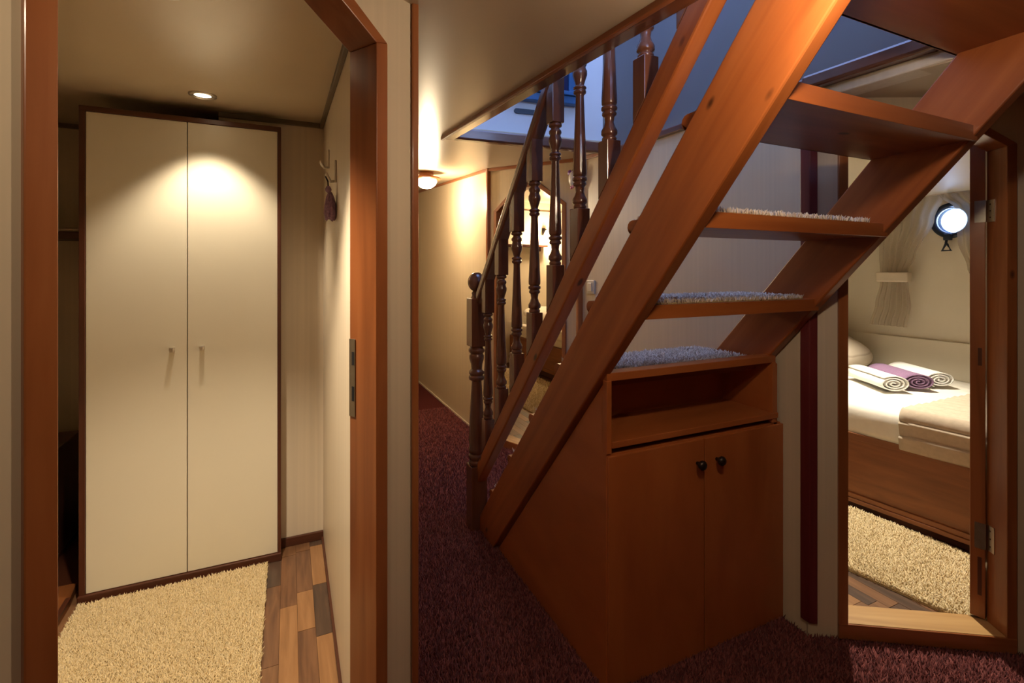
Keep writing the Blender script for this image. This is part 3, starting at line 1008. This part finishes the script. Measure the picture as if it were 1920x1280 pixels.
mesh('nosing', *extrude([(-0.785, 1.7), (-0.770, 1.7), (-0.795, 2.50), (-0.812, 2.50)], 'z', 0.028, 0.042), M['dark_y'], edge)

# hooks on the wardrobe room wall
def hook(loc, label):
    h = thing('coat_hook', loc, label, 'hook', 'hooks on the wardrobe room wall')
    x, y, z = loc
    mesh('back_plate', *boxvf(x - 0.007, x, y - 0.011, y + 0.011, z - 0.03, z + 0.05), M['chrome'], h, bevel=0.003)
    for s in (-1, 1):
        mesh('prong', *tube([(x - 0.004, y, z - 0.026), (x - 0.02, y + s * 0.006, z - 0.028), (x - 0.030, y + s * 0.014, z - 0.014), (x - 0.036, y + s * 0.018, z - 0.002)], 0.0048, 8), M['chrome'], h, smooth=True)
    return h


hook((0.155, 2.205, 1.815), 'empty nickel coat hook, the farther one on the wall')
hook((0.155, 1.865, 1.700), 'nickel coat hook carrying the lilac tassel')
ts = thing('tassel', (0.128, 1.872, 1.668), 'lilac tassel pouch hanging from the nearer coat hook', 'tassel')
mesh('cord', *tube([(0.118, 1.868, 1.690), (0.126, 1.872, 1.672), (0.128, 1.874, 1.652)], 0.003, 6), M['bronze'], ts, smooth=True)
mesh('knot', *shift(lathe([(0.004, 0.0), (0.010, 0.006), (0.011, 0.014), (0.006, 0.024)], 12), 0.128, 1.874, 1.632), M['tassel'], ts, smooth=True)
V, F = lathe([(0.022, 0.0), (0.026, 0.02), (0.024, 0.05), (0.017, 0.08), (0.008, 0.096)], 28)
V = [(x * 0.75 * (1 + 0.16 * math.cos(9 * math.atan2(y, x))), y * 1.6 * (1 + 0.16 * math.cos(9 * math.atan2(y, x))), z + (0.008 * math.sin(5 * math.atan2(y, x)) if z < 0.01 else 0)) for x, y, z in V]
mesh('skirt', *shift((V, F), 0.134, 1.876, 1.538), M['tassel'], ts, smooth=True)

# ------------------------------------------------------------------ ceiling spots
def spot_fixture(name, x, y, z, label, group, power, size, blend, tilt=0.0, r=0.05, col=(1.0, 0.81, 0.57), lit=True, radius=0.022):
    t = thing(name, (x, y, z), label, 'spotlight', group)
    ring = lathe([(r * 0.60, -0.002), (r * 0.62, -0.007), (r * 0.82, -0.010), (r, -0.006), (r, 0.0)], 32, cap=False)
    o = mesh('bezel', *shift(ring, x, y, z), M['chrome'], t, smooth=True)
    mesh('bulb', *shift(lathe([(0.001, -0.004), (r * 0.60, -0.0035), (r * 0.60, -0.001)], 24), x, y, z), M['bulb_warm'], t)
    l = bpy.data.lights.new('spot_lamp', 'SPOT')
    l.energy = power
    l.color = col
    l.spot_size = R(size)
    l.spot_blend = blend
    l.shadow_soft_size = radius
    lo = bpy.data.objects.new('spot_lamp', l)
    COL.objects.link(lo)
    lo.parent = t
    lo.location = (0, 0, -0.034)
    lo.rotation_euler = (tilt, 0, 0)
    return t


spot_fixture('ceiling_spotlight', -0.321, 2.316, zc(2.316), 'lit recessed chrome spotlight in the ceiling before the wardrobe', 'recessed ceiling spotlights', POWER['wardrobe'], 96, 0.62)
spot_fixture('ceiling_spotlight', -0.268, 1.335, zc(1.335), 'recessed chrome spotlight at the top edge of the picture', 'recessed ceiling spotlights', POWER['wardrobe_near'], 104, 0.6)
spot_fixture('ceiling_spotlight', 2.86, 1.79, 1.952, 'recessed chrome spotlight over the bed with towels', 'recessed ceiling spotlights', POWER['cabin'], 94, 0.55, col=(1.0, 0.90, 0.72))
spot_fixture('ceiling_spotlight', -0.30, 0.18, zc(0.18), 'unseen chrome fill spotlight added in the hall ceiling above the viewer', 'recessed ceiling spotlights', POWER['hall_fill'], 172, 0.3)  # unseen fill lamp, added to brighten the left wall, casing and jamb
hx_, hy_ = 0.755, 0.42
hl = thing('ceiling_lamp', (hx_, hy_, zc(hy_)), 'small glass lamp on the ceiling beside the stair head', 'lamp')
mesh('canopy', *shift(lathe([(0.045, -0.02), (0.05, -0.012), (0.05, 0.0)], 24), hx_, hy_, zc(hy_)), M['chrome'], hl, smooth=True)
mesh('dome', *shift(lathe([(0.008, -0.062), (0.026, -0.056), (0.040, -0.038), (0.043, -0.02)], 24), hx_, hy_, zc(hy_)), M['globe'], hl, smooth=True)
l = bpy.data.lights.new('hall_bulb', 'POINT')
l.energy = POWER['hall']
l.color = WARM
l.shadow_soft_size = 0.03
lo = bpy.data.objects.new('hall_bulb', l)
COL.objects.link(lo)
lo.parent = hl
lo.location = (0, 0, -0.086)

# corridor ceiling lamp
cl = thing('ceiling_lamp', (1.06, 4.05, zc(4.05)), 'glowing dome lamp with brown wooden ring on the corridor ceiling', 'lamp')
mesh('canopy', *shift(lathe([(0.05, -0.05), (0.06, -0.03), (0.06, 0.0)], 28), 1.06, 4.05, zc(4.05)), M['case_x'], cl, smooth=True)
mesh('ring', *shift(lathe([(0.085, -0.066), (0.118, -0.062), (0.122, -0.056), (0.118, -0.050), (0.05, -0.046)], 36, cap=False), 1.06, 4.05, zc(4.05)), M['case_x'], cl, smooth=True)
mesh('dome', *shift(lathe([(0.012, -0.140), (0.045, -0.132), (0.075, -0.110), (0.090, -0.080), (0.086, -0.066)], 32), 1.06, 4.05, zc(4.05)), M['globe'], cl, smooth=True)
pl = bpy.data.lights.new('corridor_bulb', 'POINT')
pl.energy = POWER['corridor']
pl.color = (1.0, 0.78, 0.50)
pl.shadow_soft_size = 0.06
po = bpy.data.objects.new('corridor_bulb', pl)
COL.objects.link(po)
po.parent = cl
po.location = (0, 0, -0.215)

# ------------------------------------------------------------------ stair wall: switch and ornament
sw = thing('light_switch', (1.745, 2.58, 1.245), 'ivory light switch on the cream wall beside the stairs', 'switch')
mesh('plate', *boxvf(1.733, 1.745, 2.540, 2.622, 1.202, 1.288), M['switch'], sw, bevel=0.003)
mesh('rocker', *boxvf(1.727, 1.735, 2.560, 2.602, 1.218, 1.272), M['switch'], sw, bevel=0.002)
mk = thing('wall_ornament', (1.70, 2.62, 1.90), 'small painted mask ornament in white, purple and gold hanging by the far doorway', 'ornament')
mx, my, mz = 1.695, 2.735, 1.955
V, F = lathe([(0.004, -0.05), (0.022, -0.040), (0.034, -0.015), (0.036, 0.012), (0.028, 0.036), (0.006, 0.05)], 20)
face = mesh('face', *shift(([(x * 0.5, y, z) for x, y, z in V], F), mx, my, mz), M['mask_white'], mk, smooth=True)
for dy, dz, m_, r_ in ((0.03, 0.045, 'mask_purple', 0.020), (-0.03, 0.04, 'mask_purple', 0.022), (-0.035, 0.0, 'mask_purple', 0.017), (-0.034, -0.026, 'mask_gold', 0.013), (-0.012, -0.052, 'mask_pink', 0.012), (0.012, -0.056, 'mask_pink', 0.012)):
    sph = lathe([(r_ * math.sin(math.pi * q / 8), -r_ * math.cos(math.pi * q / 8)) for q in range(1, 8)], 12)
    mesh('feather', *shift(([(x * 0.6, y, z) for x, y, z in sph[0]], sph[1]), mx, my + dy, mz + dz), M[m_], mk, smooth=True)
mesh('hanger', *tube([(mx, my, mz + 0.05), (mx + 0.02, my, mz + 0.09), (1.738, my - 0.01, mz + 0.098)], 0.002, 6), M['bronze'], mk)

# ------------------------------------------------------------------ sleeping cabin: door leaf
ux, uy = 0.848, -0.53
nx, ny = 0.53, 0.848
ld = root('door_4', (RW[0] + ux * 0.622 + nx * 0.082, RW[1] + uy * 0.622 + ny * 0.082, 0), math.atan2(0.3776, 1.0) - R(5))
structure(ld, 'open door leaf of the sleeping cabin seen edge on')
lmesh('leaf', boxvf(0.0, 0.50, -0.021, 0.021, 0.072, 1.87), M['case_z'], ld, bevel=0.002)
lmesh('lock_recess', boxvf(-0.0012, 0.004, -0.012, -0.001, 1.00, 1.065), M['dark_z'], ld)
lmesh('lock_recess', boxvf(-0.0012, 0.004, -0.011, 0.0, 0.155, 0.295), M['dark_z'], ld)
for za, zb in HZ:
    hg = lmesh('hinge', boxvf(-0.0025, 0.0, -0.022, 0.008, za + 0.0, zb + 0.0), M['steel_dull'], ld)
    # knuckle and jamb leaf in the wall's frame
    j = lmesh('hinge_leaf', boxvf(0.6440, 0.6475, 0.040, 0.0735, za, zb), M['chrome'], d2)
    kk = lmesh('hinge_knuckle', shift(lathe([(0.0055, 0), (0.0055, zb - za)], 12), 0.640, 0.079, za), M['steel_dull'], d2, smooth=True)
    for q in (0.2, 0.5, 0.8):
        s_ = lmesh('screw', xform(lathe([(0.003, 0), (0.002, 0.0008)], 8), Matrix.Translation((0.644, 0.056, za + (zb - za) * q)) @ Matrix.Rotation(R(-90), 4, 'Y')), M['bronze'], d2)
        s_.parent = j

# ------------------------------------------------------------------ sleeping cabin: bed, towels, rug
bd = thing('bunk_bed', (3.4, 1.4, 0.03), 'built-in brown wooden bunk with white sheet seen through the cabin doorway', 'bed')
def fx(y): return 2.842 + (1.68 - y) * 0.10
fpoly = [(fx(2.54), 2.54), (4.05, 2.54), (4.05, 0.64), (fx(0.64), 0.64)]
mesh('bed_box', *extrude(fpoly, 'z', 0.09, 0.445), M['bedwood_y'], bd, bevel=0.003)
for nm, o0, o1, za, zb, mm in (('plinth', 0.012, 0.05, 0.03, 0.092, 'dark_y'), ('rail_moulding', -0.012, 0.01, 0.092, 0.118, 'bedwood_y'), ('rail_moulding', -0.020, 0.01, 0.070, 0.092, 'bedwood_y'),
                             ('top_rail', -0.010, 0.03, 0.415, 0.452, 'bedwood_y')):
    mesh(nm, *extrude([(fx(2.54) + o0, 2.54), (fx(2.54) + o1, 2.54), (fx(0.64) + o1, 0.64), (fx(0.64) + o0, 0.64)], 'z', za, zb), M[mm], bd, bevel=0.003)


def draped(name, y0, y1, off, ztop, zbot, mat, parent, nx_=44, ny_=60, wr=0.006, seed=1, x1=4.045, pleat=0.0):
    """cloth lying on the mattress and hanging over its front edge"""
    rr = np.random.default_rng(seed)
    ph = rr.uniform(0, 6.28, 12)
    V, F = [], []
    for j in range(ny_):
        y = y0 + (y1 - y0) * j / (ny_ - 1)
        xf = fx(y) - off
        rad = 0.05
        hang = ztop - rad - zbot
        arc = rad * math.pi / 2
        flat = x1 - xf - rad
        for i in range(nx_):
            s = (hang + arc + flat) * i / (nx_ - 1)
            if s < hang:
                x, z = xf, zbot + s
                nx2, nz2 = -1, 0
            elif s < hang + arc:
                a = (s - hang) / rad
                x, z = xf + rad - rad * math.cos(a), ztop - rad + rad * math.sin(a)
                nx2, nz2 = -math.cos(a), math.sin(a)
            else:
                x, z = xf + rad + (s - hang - arc), ztop
                nx2, nz2 = 0, 1
            w = wr * (math.sin(9 * y + 3 * s + ph[0]) * 0.4 + math.sin(21 * y - 14 * s + ph[1]) * 0.3 + math.sin(37 * s + 8 * y + ph[2]) * 0.3)
            if pleat:
                q = (s / pleat) % 1.0
                w += 0.011 * q - (0.008 if q < 0.08 else 0.0)
            V.append((x + nx2 * w, y, z + nz2 * w))
    for j in range(ny_ - 1):
        for i in range(nx_ - 1):
            F.append((j * nx_ + i, j * nx_ + i + 1, (j + 1) * nx_ + i + 1, (j + 1) * nx_ + i))
    o = mesh(name, V, F, mat, parent, smooth=True)
    md = o.modifiers.new('thickness', 'SOLIDIFY')
    md.thickness = 0.004
    md.offset = -1
    return o


mesh('mattress', *extrude([(fx(2.53) + 0.02, 2.53), (4.045, 2.53), (4.045, 0.66), (fx(0.66) + 0.02, 0.66)], 'z', 0.446, 0.600), M['sheet'], bd, bevel=0.03)
draped('sheet', 0.67, 2.52, 0.004, 0.618, 0.452, M['sheet'], bd, seed=3)
sv = draped('bedspread', 0.66, 1.425, 0.020, 0.634, 0.432, M['spread_plain'], None, nx_=230, ny_=30, wr=0.005, seed=8, pleat=0.072)
tag(sv, 'taupe pleated bedspread folded over the foot of the bunk with towels', 'bedspread')


def pillow(name, loc, size, rot, mat, label, group=None):
    V, F = [], []
    nu, nv = 28, 14
    for j in range(nv + 1):
        v = -math.pi / 2 + math.pi * j / nv
        for i in range(nu):
            u = 2 * math.pi * i / nu
            cu, su, cv, s2 = math.cos(u), math.sin(u), math.cos(v), math.sin(v)
            f = lambda t, e: math.copysign(abs(t) ** e, t)
            V.append((size[0] * f(cv, 0.7) * f(cu, 0.5), size[1] * f(cv, 0.7) * f(su, 0.5), size[2] * f(s2, 1.0)))
    for j in range(nv):
        for i in range(nu):
            k = (i + 1) % nu
            F.append((j * nu + i, j * nu + k, (j + 1) * nu + k, (j + 1) * nu + i))
    o = mesh(name, V, F, mat, None, smooth=True)
    o.location = loc
    o.rotation_euler = rot
    return tag(o, label, 'pillow', group)


pillow('pillow', (3.72, 2.30, 0.765), (0.30, 0.21, 0.10), (R(28), 0, R(8)), M['pillow'], 'taupe striped pillow at the head of the bunk with towels')


def towel(x, y, mat, label, ax=0.086, az=0.046, L=0.36, heading=(0.5, 0.866), turns=3.3, zb=0.630, ph=0.0):
    t = thing('rolled_towel', (x, y, zb), label, 'towel', 'rolled towels on the bunk')
    n = 110
    sp = []
    for i in range(n):
        u = i / (n - 1)
        a = ph + u * turns * 2 * math.pi
        r = 0.10 + 0.90 * u
        sp.append((math.cos(a) * r * ax, math.sin(a) * r * az + az))
    h = Vector((heading[0], heading[1], 0)).normalized()
    sd = Vector((h.y, -h.x, 0))
    V, F = [], []
    segs = 7
    for j in range(segs):
        s = L * j / (segs - 1)
        fl = 1.0 + 0.05 * math.sin(j * 1.7 + ph)
        for (p, q) in sp:
            e = 0.0
            pt = Vector((x, y, zb)) + h * (s + e) + sd * (p * fl) + Vector((0, 0, q))
            V.append(tuple(pt))
    for j in range(segs - 1):
        for i in range(n - 1):
            F.append((j * n + i, j * n + i + 1, (j + 1) * n + i + 1, (j + 1) * n + i))
    o = mesh('cloth', V, F, mat, t, smooth=True)
    md = o.modifiers.new('thickness', 'SOLIDIFY')
    md.thickness = 0.007
    md.offset = 0
    return t


towel(3.262, 1.660, M['towel_white'], 'rolled white towel nearest the bed edge', ph=0.4)
towel(3.455, 1.625, M['towel_purple'], 'rolled purple towel between the two white ones', ph=1.2)
towel(3.650, 1.605, M['towel_white'], 'rolled white towel nearest the cabin wall', ph=2.4)

rg2 = thing('shag_rug', (2.5, 1.3, 0.03), 'cream shag rug on the cabin floor beside the bunk', 'rug')
rgp2 = [(2.225, 1.80), (2.235, 1.30), (2.285, 1.00), (2.345, 0.90), (2.855, 0.90), (2.815, 1.80)]
mesh('backing', *extrude(rgp2, 'z', 0.03, 0.040), M['rug'], rg2)
g = scatter(2.2, 2.9, 0.88, 1.82, 0.0058)
g = g[inside(rgp2, g)]
tuft_mesh('pile', np.column_stack([g, np.full(len(g), 0.037)]), 0.018, 0.0031, 0.012, M['rug_pile'], rg2)

# porthole
ph_ = thing('porthole', (4.06, PY, PZ), 'round dark framed porthole bright with daylight', 'porthole')
prof = [(PR - 0.004, -0.05), (PR + 0.004, 0.012), (PR + 0.018, 0.020), (PR + 0.032, 0.012), (PR + 0.036, 0.0), (PR + 0.036, -0.002)]
MX = Matrix.Translation((4.08, PY, PZ)) @ Matrix.Rotation(R(-90), 4, 'Y')
mesh('rim', *xform(lathe(prof, 40, cap=False), MX), M['porthole'], ph_, smooth=True)
mesh('glass', *xform(lathe([(PR, -0.030), (PR, -0.024)], 32), MX), M['pane'], ph_)
mesh('latch', *tube([(4.05, PY + 0.012, PZ - 0.115), (4.035, PY + 0.012, PZ - 0.16), (4.03, PY + 0.030, PZ - 0.205), (4.03, PY - 0.018, PZ - 0.205), (4.035, PY + 0.006, PZ - 0.16)], 0.008, 8), M['porthole'], ph_, smooth=True)
mesh('hinge_arm', *boxvf(4.03, 4.07, PY - 0.03, PY - 0.005, PZ + 0.09, PZ + 0.15), M['porthole'], ph_, bevel=0.006)
mesh('latch_block', *boxvf(4.035, 4.07, PY - 0.012, PY + 0.03, PZ - 0.135, PZ - 0.09), M['porthole'], ph_, bevel=0.006)


def curtain(name, rows, label, folds, depth=0.018, nseg=70, xw=4.03, tie=None, parent=None):
    """rows: (z, y_left, y_right) from top to bottom; left is the larger y"""
    zs = [r[0] for r in rows]
    V, F = [], []
    N = 46
    for j in range(N):
        t = j / (N - 1)
        z = zs[0] + (zs[-1] - zs[0]) * t
        for a, b in zip(rows, rows[1:]):
            if a[0] >= z >= b[0] - 1e-9:
                q = (a[0] - z) / max(1e-9, a[0] - b[0])
                q = q * q * (3 - 2 * q)
                yl, yr = a[1] + (b[1] - a[1]) * q, a[2] + (b[2] - a[2]) * q
        for i in range(nseg):
            u = i / (nseg - 1)
            y = yl + (yr - yl) * u
            dx = depth * math.sin(u * folds * 2 * math.pi + 0.8 * math.sin(3 * z)) * (0.7 + 0.3 * math.sin(5 * u + 4 * z))
            V.append((xw + dx, y, z))
    for j in range(N - 1):
        for i in range(nseg - 1):
            F.append((j * nseg + i, j * nseg + i + 1, (j + 1) * nseg + i + 1, (j + 1) * nseg + i))
    return V, F


c1 = thing('curtain', (4.03, 2.02, 0.95), 'sheer taupe curtain tied back left of the porthole', 'curtain', 'sheer curtains at the porthole')
rows = [(1.862, 2.13, 1.735), (1.70, 2.13, 1.79), (1.45, 2.13, 1.90), (1.345, 2.125, 1.945), (1.265, 2.125, 1.945), (1.10, 2.16, 1.93), (0.945, 2.20, 1.955)]
mesh('cloth', *curtain('c', rows, '', 6.0, xw=3.995), M['sheer'], c1, smooth=True)
mesh('tie_back', *boxvf(3.958, 4.028, 1.935, 2.140, 1.268, 1.338), M['tie'], c1, bevel=0.008)
c2 = thing('curtain', (4.03, 1.55, 1.3), 'sheer taupe curtain swept to the right of the porthole', 'curtain', 'sheer curtains at the porthole')
rows = [(1.862, 1.76, 1.36), (1.76, 1.675, 1.36), (1.55, 1.660, 1.38), (1.36, 1.610, 1.42), (1.27, 1.57, 1.43), (0.95, 1.56, 1.40)]
mesh('cloth', *curtain('c', rows, '', 6.0, xw=3.985), M['sheer'], c2, smooth=True)
mesh('tie_back', *boxvf(3.95, 4.02, 1.425, 1.575, 1.265, 1.335), M['tie'], c2, bevel=0.008)
structure(box('trim_curtain_rail', 4.0, 4.06, 1.2, 2.4, 1.864, 1.874, M['tie']), 'curtain rail at the top of the hull wall')

# ------------------------------------------------------------------ far cabin
fb = thing('bunk_bed', (3.45, 5.5, 0.03), 'bunk with white bedding seen through the balusters in the far cabin', 'bed')
box('bed_box', 2.88, 4.07, 4.6, 6.34, 0.10, 0.43, M['bedwood_y'], fb, bevel=0.003)
box('plinth', 2.90, 4.06, 4.62, 6.34, 0.03, 0.10, M['dark_y'], fb)
box('rail_moulding', 2.865, 2.89, 4.6, 6.34, 0.10, 0.14, M['bedwood_y'], fb, bevel=0.003)
box('mattress', 2.89, 4.06, 4.62, 6.33, 0.43, 0.60, M['sheet'], fb, bevel=0.03)
mesh('duvet', *[x for x in [join([boxvf(2.872, 4.05, 4.7, 5.75, 0.50, 0.645)])]][0], M['sheet'], fb, bevel=0.04)
pillow('pillow', (3.35, 6.12, 0.71), (0.32, 0.18, 0.10), (R(20), 0, 0), M['sheet'], 'white pillow against the bulkhead in the far cabin')
hd = thing('headboard_shelf', (3.1, 6.3, 1.25), 'narrow dark shelf board on the bulkhead above the far bunk', 'shelf')
box('shelf_board', 2.70, 3.44, 6.22, 6.35, 1.690, 1.725, M['dark_x'], hd, bevel=0.003)
box('bracket', 2.80, 2.82, 6.25, 6.35, 1.63, 1.69, M['dark_x'], hd)
box('bracket', 3.32, 3.34, 6.25, 6.35, 1.63, 1.69, M['dark_x'], hd)
trim((1.5, 6.346, 2.235), (4.05, 6.346, 2.235), 0.006, 0.012, M['dark_x'], 'seam strip on the far bulkhead')
fl_ = thing('wall_lamp', (3.43, 6.33, 1.90), 'lit swivel reading lamp on the far cabin bulkhead', 'lamp')
mesh('wall_plate', *boxvf(3.41, 3.46, 6.33, 6.35, 1.88, 1.98), M['bronze'], fl_, bevel=0.004)
mesh('arm', *tube([(3.435, 6.335, 1.95), (3.435, 6.28, 1.955), (3.435, 6.25, 1.93)], 0.010, 8), M['bronze'], fl_, smooth=True)
mesh('shade', *shift(lathe([(0.045, -0.05), (0.040, -0.02), (0.022, 0.03), (0.012, 0.04)], 20), 3.435, 6.25, 1.90), M['globe'], fl_, smooth=True)
l = bpy.data.lights.new('reading_bulb', 'POINT')
l.energy = POWER['far']
l.color = (1.0, 0.72, 0.42)
l.shadow_soft_size = 0.04
lo = bpy.data.objects.new('reading_bulb', l)
COL.objects.link(lo)
lo.parent = fl_
lo.location = (0.0, -0.17, -0.06)
rg3 = thing('shag_rug', (2.5, 4.6, 0.03), 'cream rug on the far cabin floor, glimpsed between stair stringer and rail', 'rug')
rgp3 = [(2.02, 3.4), (2.72, 3.4), (2.78, 5.9), (2.08, 5.9)]
mesh('backing', *extrude(rgp3, 'z', 0.03, 0.042), M['rug'], rg3)
g = scatter(2.0, 2.8, 3.4, 5.9, 0.016)
g = g[inside(rgp3, g)]
tuft_mesh('pile', np.column_stack([g, np.full(len(g), 0.038)]), 0.022, 0.006, 0.02, M['rug_pile'], rg3, fat=False)
